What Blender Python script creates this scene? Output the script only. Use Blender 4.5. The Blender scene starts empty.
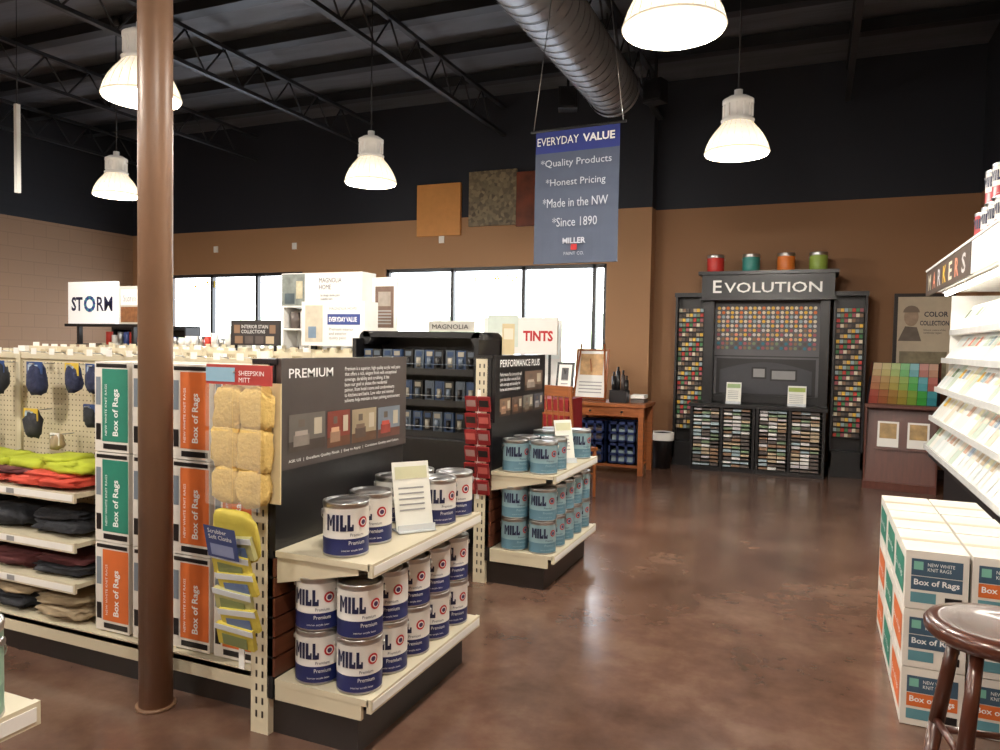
import bpy, bmesh, math, random
from mathutils import Matrix, Vector
random.seed(7)
sc=bpy.context.scene
sc.view_settings.view_transform='Standard'
sc.view_settings.exposure=0.2

def lin(c):
    return tuple(((x/255)/12.92 if x/255<=0.04045 else ((x/255+0.055)/1.055)**2.4) for x in c)+(1,)
MC={}
def mat(name,c,rough=.5,metal=0,em=0,var=.06,scale=12,bump=0,emc=None,stretch=None,coat=0,alpha=1):
    if name in MC: return MC[name]
    m=bpy.data.materials.new(name); m.use_nodes=True
    n=m.node_tree.nodes; l=m.node_tree.links; p=n['Principled BSDF']
    p.inputs['Roughness'].default_value=rough; p.inputs['Metallic'].default_value=metal
    p.inputs['Coat Weight'].default_value=coat; p.inputs['Alpha'].default_value=alpha
    tc=n.new('ShaderNodeTexCoord'); mp=n.new('ShaderNodeMapping'); l.new(tc.outputs['Object'],mp.inputs[0])
    if stretch: mp.inputs['Scale'].default_value=stretch
    nz=n.new('ShaderNodeTexNoise'); nz.inputs['Scale'].default_value=scale; nz.inputs['Detail'].default_value=4
    l.new(mp.outputs[0],nz.inputs['Vector'])
    a=lin(c); mx=n.new('ShaderNodeMix'); mx.data_type='RGBA'
    mx.inputs[6].default_value=tuple(max(0,x*(1-var*2)) for x in a[:3])+(1,)
    mx.inputs[7].default_value=tuple(min(1,x*(1+var*2)) for x in a[:3])+(1,)
    l.new(nz.outputs['Fac'],mx.inputs[0]); l.new(mx.outputs[2],p.inputs['Base Color'])
    if em:
        p.inputs['Emission Color'].default_value=lin(emc or c); p.inputs['Emission Strength'].default_value=em
    if bump:
        b=n.new('ShaderNodeBump'); b.inputs['Strength'].default_value=bump; b.inputs['Distance'].default_value=.02
        l.new(nz.outputs['Fac'],b.inputs['Height']); l.new(b.outputs[0],p.inputs['Normal'])
    MC[name]=m; return m

def floor_mat():
    m=bpy.data.materials.new('stained_concrete'); m.use_nodes=True
    n=m.node_tree.nodes; l=m.node_tree.links; p=n['Principled BSDF']
    tc=n.new('ShaderNodeTexCoord')
    a=n.new('ShaderNodeTexNoise'); a.inputs['Scale'].default_value=1.6; a.inputs['Detail'].default_value=9; a.inputs['Roughness'].default_value=.66
    l.new(tc.outputs['Object'],a.inputs['Vector'])
    r=n.new('ShaderNodeValToRGB'); e=r.color_ramp.elements
    e[0].position=.3; e[0].color=lin((80,58,48)); e[1].position=.72; e[1].color=lin((126,100,84))
    x=e.new(.5); x.color=lin((101,75,62)); l.new(a.outputs['Fac'],r.inputs[0])
    b=n.new('ShaderNodeTexNoise'); b.inputs['Scale'].default_value=9; b.inputs['Detail'].default_value=5
    l.new(tc.outputs['Object'],b.inputs['Vector'])
    mx=n.new('ShaderNodeMix'); mx.data_type='RGBA'; mx.blend_type='OVERLAY'; mx.inputs[0].default_value=.18
    l.new(r.outputs[0],mx.inputs[6]); l.new(b.outputs['Fac'],mx.inputs[7]); l.new(mx.outputs[2],p.inputs['Base Color'])
    rr=n.new('ShaderNodeMapRange'); rr.inputs[3].default_value=.12; rr.inputs[4].default_value=.30
    l.new(b.outputs['Fac'],rr.inputs[0]); l.new(rr.outputs[0],p.inputs['Roughness'])
    bp=n.new('ShaderNodeBump'); bp.inputs['Strength'].default_value=.16; bp.inputs['Distance'].default_value=.008
    c=n.new('ShaderNodeTexNoise'); c.inputs['Scale'].default_value=4.5; l.new(tc.outputs['Object'],c.inputs['Vector'])
    l.new(c.outputs['Fac'],bp.inputs['Height']); l.new(bp.outputs[0],p.inputs['Normal'])
    p.inputs['Specular IOR Level'].default_value=.7
    return m
def wall_mat(name,up,lo,block=False,split=3.25):
    m=bpy.data.materials.new(name); m.use_nodes=True
    n=m.node_tree.nodes; l=m.node_tree.links; p=n['Principled BSDF']; p.inputs['Roughness'].default_value=.7
    tc=n.new('ShaderNodeTexCoord'); sx=n.new('ShaderNodeSeparateXYZ'); l.new(tc.outputs['Object'],sx.inputs[0])
    g=n.new('ShaderNodeMath'); g.operation='GREATER_THAN'; g.inputs[1].default_value=split; l.new(sx.outputs[2],g.inputs[0])
    nz=n.new('ShaderNodeTexNoise'); nz.inputs['Scale'].default_value=60; l.new(tc.outputs['Object'],nz.inputs['Vector'])
    mx=n.new('ShaderNodeMix'); mx.data_type='RGBA'; mx.inputs[6].default_value=lin(lo); mx.inputs[7].default_value=lin(up)
    l.new(g.outputs[0],mx.inputs[0])
    l.new(mx.outputs[2],p.inputs['Base Color'])
    bp=n.new('ShaderNodeBump'); bp.inputs['Strength'].default_value=.15; bp.inputs['Distance'].default_value=.005
    l.new(nz.outputs['Fac'],bp.inputs['Height']); l.new(bp.outputs[0],p.inputs['Normal'])
    if block:
        cb=n.new('ShaderNodeCombineXYZ'); l.new(sx.outputs[1],cb.inputs[0]); l.new(sx.outputs[2],cb.inputs[1])
        br=n.new('ShaderNodeTexBrick'); br.inputs['Scale'].default_value=1; br.inputs['Brick Width'].default_value=.4; br.inputs['Row Height'].default_value=.2
        br.inputs['Mortar Size'].default_value=.006; br.inputs['Color1'].default_value=(1,1,1,1); br.inputs['Color2'].default_value=(.97,.97,.97,1); br.inputs['Mortar'].default_value=(.82,.82,.82,1)
        l.new(cb.outputs[0],br.inputs['Vector'])
        m2=n.new('ShaderNodeMix'); m2.data_type='RGBA'; m2.blend_type='MULTIPLY'; m2.inputs[0].default_value=1
        l.new(mx.outputs[2],m2.inputs[6]); l.new(br.outputs[0],m2.inputs[7]); l.new(m2.outputs[2],p.inputs['Base Color'])
    return m
def peg_mat():
    m=bpy.data.materials.new('pegboard'); m.use_nodes=True
    n=m.node_tree.nodes; l=m.node_tree.links; p=n['Principled BSDF']; p.inputs['Roughness'].default_value=.5
    tc=n.new('ShaderNodeTexCoord')
    a=n.new('ShaderNodeVectorMath'); a.operation='MULTIPLY'; a.inputs[1].default_value=(39,0,39); l.new(tc.outputs['Object'],a.inputs[0])
    f=n.new('ShaderNodeVectorMath'); f.operation='FRACTION'; l.new(a.outputs[0],f.inputs[0])
    s=n.new('ShaderNodeVectorMath'); s.operation='SUBTRACT'; s.inputs[1].default_value=(.5,0,.5); l.new(f.outputs[0],s.inputs[0])
    d=n.new('ShaderNodeVectorMath'); d.operation='LENGTH'; l.new(s.outputs[0],d.inputs[0])
    g=n.new('ShaderNodeMath'); g.operation='LESS_THAN'; g.inputs[1].default_value=.15; l.new(d.outputs['Value'],g.inputs[0])
    mx=n.new('ShaderNodeMix'); mx.data_type='RGBA'; mx.inputs[6].default_value=lin((196,184,156)); mx.inputs[7].default_value=lin((80,72,60))
    l.new(g.outputs[0],mx.inputs[0]); l.new(mx.outputs[2],p.inputs['Base Color']); return m
def shade_mat():
    m=bpy.data.materials.new('lamp_shade_glass'); m.use_nodes=True
    n=m.node_tree.nodes; l=m.node_tree.links; p=n['Principled BSDF']
    p.inputs['Base Color'].default_value=lin((250,240,222)); p.inputs['Roughness'].default_value=.25
    tc=n.new('ShaderNodeTexCoord'); sx=n.new('ShaderNodeSeparateXYZ'); l.new(tc.outputs['Object'],sx.inputs[0])
    r=n.new('ShaderNodeMapRange'); r.inputs[1].default_value=0; r.inputs[2].default_value=.24; r.inputs[3].default_value=1.5; r.inputs[4].default_value=.5
    l.new(sx.outputs[2],r.inputs[0]); l.new(r.outputs[0],p.inputs['Emission Strength']); p.inputs['Emission Color'].default_value=lin((255,240,212))
    return m

CREAM=mat('cream_metal',(206,196,170),.4,var=.02)
PEG=peg_mat()
WHITE=mat('white_paper',(232,230,224),.6,var=.02)
WTXT=mat('white_ink',(240,240,238),.6,var=.01)
BLACK=mat('black_laminate',(24,23,25),.35,var=.1)
BLKM=mat('black_metal',(20,20,23),.4,var=.1)
KICK=mat('kick_plate',(36,30,28),.4)
NAVY=mat('navy_label',(26,34,84),.4)
INK=mat('dark_ink',(20,24,60),.5)
STEEL=mat('tin_steel',(190,190,190),.3,1,var=.04)
RED=mat('red_ink',(180,30,34),.5)
SLAT=mat('brown_slatwall',(92,50,32),.45,var=.2,scale=6,stretch=(1,1,12))
WOOD=mat('orange_wood',(146,82,38),.45,var=.25,scale=5,stretch=(1,1,8))
DWOOD=mat('dark_cherry_wood',(84,42,30),.4,var=.2,scale=5,stretch=(8,1,1))
TEALL=mat('teal_label',(136,166,174),.4)
GREEN=mat('box_green',(30,122,100),.6)
ORANGE=mat('box_orange',(210,106,46),.6)
CARD=mat('cardboard_white',(220,214,204),.7)
BLUEB=mat('banner_blue',(36,50,124),.6)
GREYB=mat('banner_grey_blue',(74,84,104),.65)
BOARD=mat('board_taupe',(66,58,55),.45,var=.05)
GT=mat('grey_text',(150,150,150),.6)
PAL=[mat('swatch_%d'%i,c,.5,var=.02) for i,c in enumerate([(200,60,45),(226,120,50),(236,190,70),(150,170,70),(70,130,80),(50,120,140),(60,80,140),(110,70,120),(170,90,100),(225,215,190),(190,170,140),(140,110,85),(90,80,75),(210,205,205),(160,180,185),(120,140,110),(60,50,48),(235,150,120)])]
LIT=[mat('leaflet_%d'%i,c,.5,var=.02) for i,c in enumerate([(244,243,240),(240,237,228),(226,232,228),(230,216,196),(200,212,196),(232,226,190),(206,170,146),(160,178,196)])]

class B:
    def __init__(s): s.bm=bmesh.new(); s.mats=[]
    def mi(s,m):
        if m not in s.mats: s.mats.append(m)
        return s.mats.index(m)
    def face(s,vs,m,smooth=False):
        try: f=s.bm.faces.new(vs)
        except ValueError: return
        f.material_index=s.mi(m); f.smooth=smooth
    def box(s,x0,x1,y0,y1,z0,z1,m,M=None):
        c=[Vector((x,y,z)) for x in(x0,x1) for y in(y0,y1) for z in(z0,z1)]
        if M: c=[M@v for v in c]
        v=[s.bm.verts.new(p) for p in c]
        for q in((0,1,3,2),(4,6,7,5),(0,4,5,1),(2,3,7,6),(0,2,6,4),(1,5,7,3)):
            s.face([v[i] for i in q],m)
    def quad(s,pts,m):
        s.face([s.bm.verts.new(Vector(p)) for p in pts],m)
    def rect(s,M,x0,x1,y0,y1,m,off=0):
        s.quad([M@Vector(p) for p in((x0,y0,off),(x1,y0,off),(x1,y1,off),(x0,y1,off))],m)
    def cyl(s,p0,p1,r0,r1,m,seg=16,caps=True,smooth=True):
        p0=Vector(p0);p1=Vector(p1);d=(p1-p0).normalized()
        a=d.orthogonal().normalized(); b=d.cross(a)
        A=[];C=[]
        for i in range(seg):
            t=2*math.pi*i/seg; o=a*math.cos(t)+b*math.sin(t)
            A.append(s.bm.verts.new(p0+o*r0)); C.append(s.bm.verts.new(p1+o*r1))
        for i in range(seg):
            j=(i+1)%seg; s.face([A[i],A[j],C[j],C[i]],m,smooth)
        if caps: s.face(A[::-1],m); s.face(C,m)
    def tube(s,pts,r,m,seg=6):
        for a,b in zip(pts,pts[1:]): s.cyl(a,b,r,r,m,seg)
    def lathe(s,prof,o,mats,seg=24,smooth=True):
        o=Vector(o); prev=None
        for k,(r,z) in enumerate(prof):
            ring=[s.bm.verts.new(o+Vector((r*math.cos(2*math.pi*i/seg),r*math.sin(2*math.pi*i/seg),z))) for i in range(seg)] if r>1e-5 else [s.bm.verts.new(o+Vector((0,0,z)))]
            if prev:
                m=mats[k-1] if isinstance(mats,list) else mats
                for i in range(seg):
                    j=(i+1)%seg
                    if len(prev)==1: 
                        if len(ring)>1: s.face([prev[0],ring[j],ring[i]],m,smooth)
                    elif len(ring)==1: s.face([prev[i],prev[j],ring[0]],m,smooth)
                    else: s.face([prev[i],prev[j],ring[j],ring[i]],m,smooth)
            prev=ring
    def blob(s,c,r,m,amp=.12,seg=16,freq=3.0,M=None,pw=.75):
        from mathutils import noise
        c=Vector(c); sd=Vector((random.random()*50,)*3); rows=[]
        n=seg//2
        for a in range(n+1):
            ph=math.pi*a/n; row=[]
            for i in range(seg):
                t=2*math.pi*i/seg
                d=Vector((math.sin(ph)*math.cos(t),math.sin(ph)*math.sin(t),math.cos(ph)))
                q=Vector([math.copysign(abs(x)**pw,x) for x in d])
                k=1+amp*noise.noise(d*freq+sd)*2
                p=Vector((q.x*r[0]*k,q.y*r[1]*k,q.z*r[2]*k))
                if M: p=M@p
                row.append(c+p)
            rows.append(row)
        V=[[s.bm.verts.new(p) for p in (row if 0<k<n else row[:1])] for k,row in enumerate(rows)]
        for k in range(n):
            A,C=V[k],V[k+1]
            for i in range(seg):
                j=(i+1)%seg
                if len(A)==1: s.face([A[0],C[i],C[j]],m,True)
                elif len(C)==1: s.face([A[i],C[0],A[j]],m,True)
                else: s.face([A[i],C[i],C[j],A[j]],m,True)
    def text(s,t,M,x,y,m,w=None,h=None,center=False,off=.002,bend=None,bold=.0):
        vs,fs=tmesh(t,bold)
        X=[v[0] for v in vs];Y=[v[1] for v in vs]
        x0,x1,y0,y1=min(X),max(X),min(Y),max(Y)
        if w and h: sx=w/(x1-x0); sy=h/(y1-y0)
        elif h: sx=sy=h/(y1-y0)
        else: sx=sy=w/(x1-x0)
        if center: x-= (x1-x0)*sx/2
        nv=[]
        for a,b in vs:
            px=x+(a-x0)*sx; py=y+(b-y0)*sy
            if bend:
                ang=-math.pi/2+px/bend; p=Vector((math.cos(ang)*(bend+off),math.sin(ang)*(bend+off),py))
                p=M@p
            else: p=M@Vector((px,py,off))
            nv.append(s.bm.verts.new(p))
        for f in fs: s.face([nv[i] for i in f],m)
    def build(s,name,loc=(0,0,0),rot=0,bevel=0,parent=None,recalc=False):
        me=bpy.data.meshes.new(name)
        if recalc: bmesh.ops.recalc_face_normals(s.bm,faces=s.bm.faces)
        s.bm.to_mesh(me); s.bm.free()
        for m in s.mats: me.materials.append(m)
        return place(name,me,loc,rot,bevel,parent)
def place(name,me,loc=(0,0,0),rot=0,bevel=0,parent=None):
    o=bpy.data.objects.new(name,me); sc.collection.objects.link(o); o.location=loc; o.rotation_euler=(0,0,rot)
    if bevel:
        b=o.modifiers.new('bevel','BEVEL'); b.width=bevel; b.segments=2; b.limit_method='ANGLE'; b.angle_limit=math.radians(50)
    if parent: o.parent=parent
    return o
TC={}
def tmesh(t,bold=0):
    k=(t,bold)
    if k in TC: return TC[k]
    cu=bpy.data.curves.new('t','FONT'); cu.body=t; cu.resolution_u=2; cu.offset=bold
    o=bpy.data.objects.new('t',cu); sc.collection.objects.link(o)
    dg=bpy.context.evaluated_depsgraph_get()
    me=bpy.data.meshes.new_from_object(o.evaluated_get(dg))
    r=([(v.co.x,v.co.y) for v in me.vertices],[list(p.vertices) for p in me.polygons])
    bpy.data.objects.remove(o); bpy.data.curves.remove(cu); bpy.data.meshes.remove(me)
    TC[k]=r; return r
def F(axis,o):
    o=Vector(o)
    d={'+X':((0,1,0),(0,0,1),(1,0,0)),'-X':((0,-1,0),(0,0,1),(-1,0,0)),'-Y':((1,0,0),(0,0,1),(0,-1,0)),'+Y':((-1,0,0),(0,0,1),(0,1,0))}[axis]
    M=Matrix.Identity(4)
    for i in range(3):
        for j in range(3): M[j][i]=d[i][j]
    return Matrix.Translation(o)@M

# ================= ROOM =================
XL,XR,YB,YW,YE,ZC=-11.1,1.66,-5.0,9.6,9.85,4.9
XJ=-1.98
UP=(29,32,41)
WM=wall_mat('wall_two_tone_tan',UP,(164,124,88)); WE=wall_mat('wall_two_tone_brown',UP,(150,110,76)); WB=wall_mat('block_wall_two_tone',(26,28,34),(148,118,92),True)
b=B(); b.box(XL-.2,XR+.2,YB-.2,YE+.2,-.1,0,floor_mat()); b.build('floor')
b=B(); b.box(XL-.2,XR+.2,YB-.2,YE+.2,ZC,ZC+.1,mat('ceiling_insulation',(90,92,98),.5,var=.3,scale=2.2,bump=1,stretch=(.4,2.2,1))); b.build('ceiling')
b=B(); b.box(XL-.2,XL,YB,YE,0,ZC,WB); b.build('wall_left')
b=B(); b.box(XR,XR+.2,YB,YE,0,ZC,WE); b.build('wall_right')
b=B(); b.box(XL,XR,YB-.2,YB,0,ZC,WE); b.build('wall_front')
b=B(); b.box(XJ,XR,YE,YE+.2,0,ZC,WE); b.build('wall_back_recess')
b=B(); b.box(XJ-.2,XJ,YW,YE+.2,0,ZC,WM); b.build('wall_back_return')
ZS,ZT=.85,2.55
wins=[(-10.3,-7.45,[-9.35,-8.4]),(-5.95,-2.56,[-4.85,-3.75,-2.74])]
b=B(); XW=XJ-.2
b.box(XL,XW,YW,YW+.2,0,ZS,WM); b.box(XL,XW,YW,YW+.2,ZT,ZC,WM)
for a,c in((XL,-10.3),(-7.45,-5.95),(-2.56,XW)): b.box(a,c,YW,YW+.2,ZS,ZT,WM)
b.build('wall_back')
FR=mat('window_frame_dark',(45,45,48),.4)
YEL=mat('yellow_window_lettering',(230,200,60),.5,em=.3)
for i,(a,c,ms) in enumerate(wins):
    b=B(); y0,y1=YW+.05,YW+.13
    b.box(a,c,y0,y1,ZT-.05,ZT,FR);b.box(a,c,y0,y1,ZS,ZS+.05,FR);b.box(a,a+.05,y0,y1,ZS,ZT,FR);b.box(c-.05,c,y0,y1,ZS,ZT,FR)
    for x in ms: b.box(x-.025,x+.025,y0,y1,ZS,ZT,FR)
    b.box(a-.02,c+.02,YW-.06,YW+.05,ZS-.04,ZS,CREAM)
    M=F('+Y',(0,YW+.08,0))
    if i==0:
        b.text('PAINT',M,9.3,2.33,YEL,w=.6,h=.11,off=-.002,bold=.02)
    else:
        b.text('QUALITY',M,3.85,2.33,YEL,w=.7,h=.11,off=-.002,bold=.02)
    b.build('window_%d'%(i+1))
b=B(); BB=mat('baseboard_dark',(44,36,34),.5)
b.box(XJ,XR,YE-.015,YE,0,.1,BB); b.build('baseboard_back'); b=B(); b.box(XR-.015,XR,YB,YE-.02,0,.1,BB); b.build('baseboard_right')
JO=mat('joist_dark_steel',(42,44,48),.45,.2)
b=B()
x=XL+.6
while x<XR:
    for z in (4.35,4.72): b.box(x-.03,x+.03,YB,YW-.02,z-.02,z+.02,JO)
    y=YB+.1
    while y<YW-.5:
        b.cyl((x,y,4.36),(x,y+.28,4.71),.011,.011,JO,5); b.cyl((x,y+.28,4.71),(x,y+.56,4.36),.011,.011,JO,5); y+=.56
    x+=2.15
b.build('roof_truss')
b=B(); y=YB+.4
while y<YW:
    b.box(XL+.02,XR-.02,y-.03,y+.03,4.75,4.88,JO); b.box(XL+.02,XR-.02,y-.07,y+.07,4.74,4.76,JO); y+=.95
b.build('roof_purlins')
GALV=mat('galvanized_steel',(150,152,156),.4,.45,var=.12,scale=6)
b=B(); y=1.0
while y<7.9: 
    b.cyl((-2.08,y,4.2),(-2.08,y+.14,4.2),.265,.265,GALV,32,False); b.cyl((-2.08,y+.13,4.2),(-2.08,y+.15,4.2),.275,.275,GALV,32,False); y+=.15
b.cyl((-2.08,7.85,4.2),(-2.08,7.92,4.2),.285,.285,GALV,32,False)
b.cyl((-2.08,7.7,4.2),(-2.08,7.72,4.2),.265,.265,BLKM,32)
for yy in(2.5,5,7.6): b.box(-2.09,-2.07,yy-.01,yy+.01,4.46,4.88,BLKM)
b.build('spiral_air_duct')
for (x,y,r) in((-2.75,8.4,.3),(-1.75,8.5,-.3)):
    b=B(); b.box(-.11,.11,-.09,.09,-.2,.05,BLKM); b.box(-.015,.015,-.015,.015,.05,.5,BLKM); b.box(-.09,.09,-.1,-.09,-.18,.03,BLACK); b.build('ceiling_speaker',(x,y,4.4),r,.01)
COL=mat('column_tan_paint',(128,98,76),.4,var=.08,scale=4)
b=B(); b.cyl((0,0,.012),(0,0,4.9),.063,.063,COL,32); b.cyl((0,0,0),(0,0,.012),.075,.075,COL,32); b.build('support_column',(-2.36,2.145,0))
b=B(); b.box(-.02,.02,-.02,.02,0,.85,WHITE); b.cyl((0,0,.85),(0,0,1.9),.004,.004,BLKM,6); b.build('hanging_sign_bracket',(-7.2,4.9,2.85))

# ================= LAMPS =================
SH=shade_mat()
LG=mat('lamp_cap_white',(226,222,214),.35,em=.12)
b=B()
prof=[(.222,0),(.230,.012),(.226,.03),(.214,.07),(.190,.12),(.160,.165),(.130,.20),(.112,.225),(.10,.235)]
b.lathe(prof,(0,0,0),SH,48)
RIB=mat('lamp_shade_rib',(214,204,186),.3,em=.5)
for i in range(24):
    t=i*math.pi/12
    pts=[((r+.001)*math.cos(t),(r+.001)*math.sin(t),z) for r,z in prof[1:-1]]
    b.tube(pts,.003,RIB,4)
b.lathe([(.231,.010),(.234,.016),(.231,.022)],(0,0,0),RIB,48)
b.lathe([(.10,.225),(.115,.232),(.12,.25),(.098,.265),(.098,.36),(.112,.37),(.112,.395),(.07,.42),(.03,.43),(.03,.47),(0,.47)],(0,0,0),LG,28)
for i in range(12):
    t=i*math.pi/6; b.box(.096,.110,-.003,.003,.27,.36,LG,Matrix.Rotation(t,4,'Z'))
b.cyl((0,0,.47),(0,0,1.86),.006,.006,BLKM,6); b.cyl((0,0,1.78),(0,0,1.87),.05,.05,BLKM,12)
b.lathe([(.0,.23),(.06,.225),(.065,.17),(.05,.12),(.0,.1)],(0,0,0),SH,16)
lm=None
for X in(-.62,-3.74,-6.92):
    for Y in(3.45,5.78,1.0,-1.6):
        Z=2.88; xx=X
        if X>-1 and Y>5: xx=-.58
        if X>-1 and 3<Y<4: xx=-.635
        if -4<X<-3 and 3<Y<4: xx=-3.91; Z=2.935
        if X<-6: Z=2.965
        if lm is None: o=b.build('pendant_lamp',(xx,Y,Z)); lm=o.data
        else: o=place('pendant_lamp',lm,(xx,Y,Z))
        L=bpy.data.lights.new('bulb_light','POINT'); L.energy=132; L.color=(1,.935,.85); L.shadow_soft_size=.1
        lo=bpy.data.objects.new('bulb_light',L); sc.collection.objects.link(lo); lo.parent=o; lo.location=(0,0,.02)
# ================= PAINT CANS =================
def can_mesh(top,bot,ink,word,r=.0825,h=.192,plain=False):
    b=B()
    b.lathe([(0,.004),(r-.004,.004),(r,0),(r,.006),(r-.001,.008),(r-.001,.066),(r-.001,.172),(r,.174),(r+.001,h-.003),(r,h),(r-.01,h),(r-.012,h-.006),(r-.022,h-.006),(r-.024,h-.002),(0,h-.002)],(0,0,0),
      [STEEL,STEEL,STEEL,STEEL,bot,top,STEEL,STEEL,STEEL,STEEL,STEEL,STEEL,STEEL,STEEL],32)
    I=Matrix.Identity(4)
    if word:
        U=.034; H=.058; x0=-.088; z0=.094
        polys=[]
        def R(a,c,lo,hi): polys.append([(a,lo),(c,lo),(c,hi),(a,hi)])
        R(0,.27,0,1);R(.73,1,0,1);polys.append([(.22,1),(.42,.30),(.5,.30),(.5,.62),(.27,1)]);polys.append([(.78,1),(.73,1),(.5,.62),(.5,.30),(.58,.30)])
        R(1.12,1.42,0,1);
        for q in(1.54,2.28): R(q,q+.3,0,1); R(q+.3,q+.48,0,.27); R(q+.48,q+.66,0,.40)
        for P in polys:
            V=[]
            for a,c in P:
                ang=-math.pi/2+(x0+a*U)/r; V.append(b.bm.verts.new(((r+.0015)*math.cos(ang),(r+.0015)*math.sin(ang),z0+c*H)))
            b.face(V,ink)
        n=14
        for rr,mm,of in((.020,RED,.001),(.013,top,.0018),(.009,mat('emblem_navy',(70,40,80),.4),.0026)):
            V=[]
            for i in range(n):
                px=.050+rr*math.cos(i*2*math.pi/n); pz=.122+rr*math.sin(i*2*math.pi/n); a=-math.pi/2+px/r
                V.append(b.bm.verts.new(((r+of)*math.cos(a),(r+of)*math.sin(a),pz)))
            b.face(V,mm)
        b.text('Premium',I,-.005,.045,top,w=.06,h=.014,bend=r); b.text('interior acrylic latex',I,-.03,.020,top,w=.08,h=.009,bend=r)
        b.text('Premium',I,.0,.075,ink,w=.05,h=.011,bend=r)
    for sx in(-1,1): b.cyl((sx*r,0,.155),(sx*(r+.006),0,.155),.011,.009,STEEL,10)
    pts=[((r+.005)*math.cos(t),(r-.002)*math.sin(t),.155-.075*math.sin(t)) for t in [math.pi*i/10 for i in range(11)]]
    b.tube(pts,.0016,STEEL,5)
    return b
C1=can_mesh(WHITE,NAVY,INK,'MILL'); c1=C1.build('paint_can',(-1.5,2.25,.222),math.radians(28)); M1=c1.data
C2=can_mesh(TEALL,mat('teal_label_dark',(86,122,138),.4),INK,'MILL'); 
def jit(): return math.radians(36+random.uniform(-9,9))
Y0=2.15
ZA,ZB=.217,.69
first=True
for k in range(5):
    y=Y0+.09+k*.178
    for z in(ZA+.002,ZA+.196):
        for x in(-1.475,-1.655):
            if first: first=False; c1.location=(x,y,z); c1.rotation_euler[2]=jit(); continue
            place('paint_can',M1,(x,y,z),jit())
for (x,y) in((-1.545,Y0+.10),(-1.56,Y0+.285),(-1.47,Y0+.66),(-1.655,Y0+.62),(-1.475,Y0+.835),(-1.655,Y0+.805)):
    place('paint_can',M1,(x,y,ZB+.002),jit())
Y2=4.1; M2=None
def c2(x,y,z):
    global M2
    if M2 is None: M2=C2.build('paint_can',(x,y,z),jit()).data
    else: place('paint_can',M2,(x,y,z),math.radians(30+random.uniform(-10,10)))
for k in range(5):
    y=Y2+.09+k*.178
    for z in(ZA+.002,ZA+.196):
        for x in(-1.475,-1.655): c2(x,y,z)
for k in(0,1,4):
    for x in(-1.475,-1.655): c2(x,Y2+.09+k*.178,ZB+.002)
c2(-1.655,Y2+.09+3*.178,ZB+.002)
C3=can_mesh(mat('sage_label',(140,172,150),.4),mat('sage_label2',(120,150,130),.4),WTXT,'MILL'); M3=None
for k in range(4):
    for x in(-1.535,-1.72):
        if M3 is None: M3=C3.build('paint_can',(x,.91,ZB+.002),.6).data
        else: place('paint_can',M3,(x,.91-.18*k,ZB+.002),.6)

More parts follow.
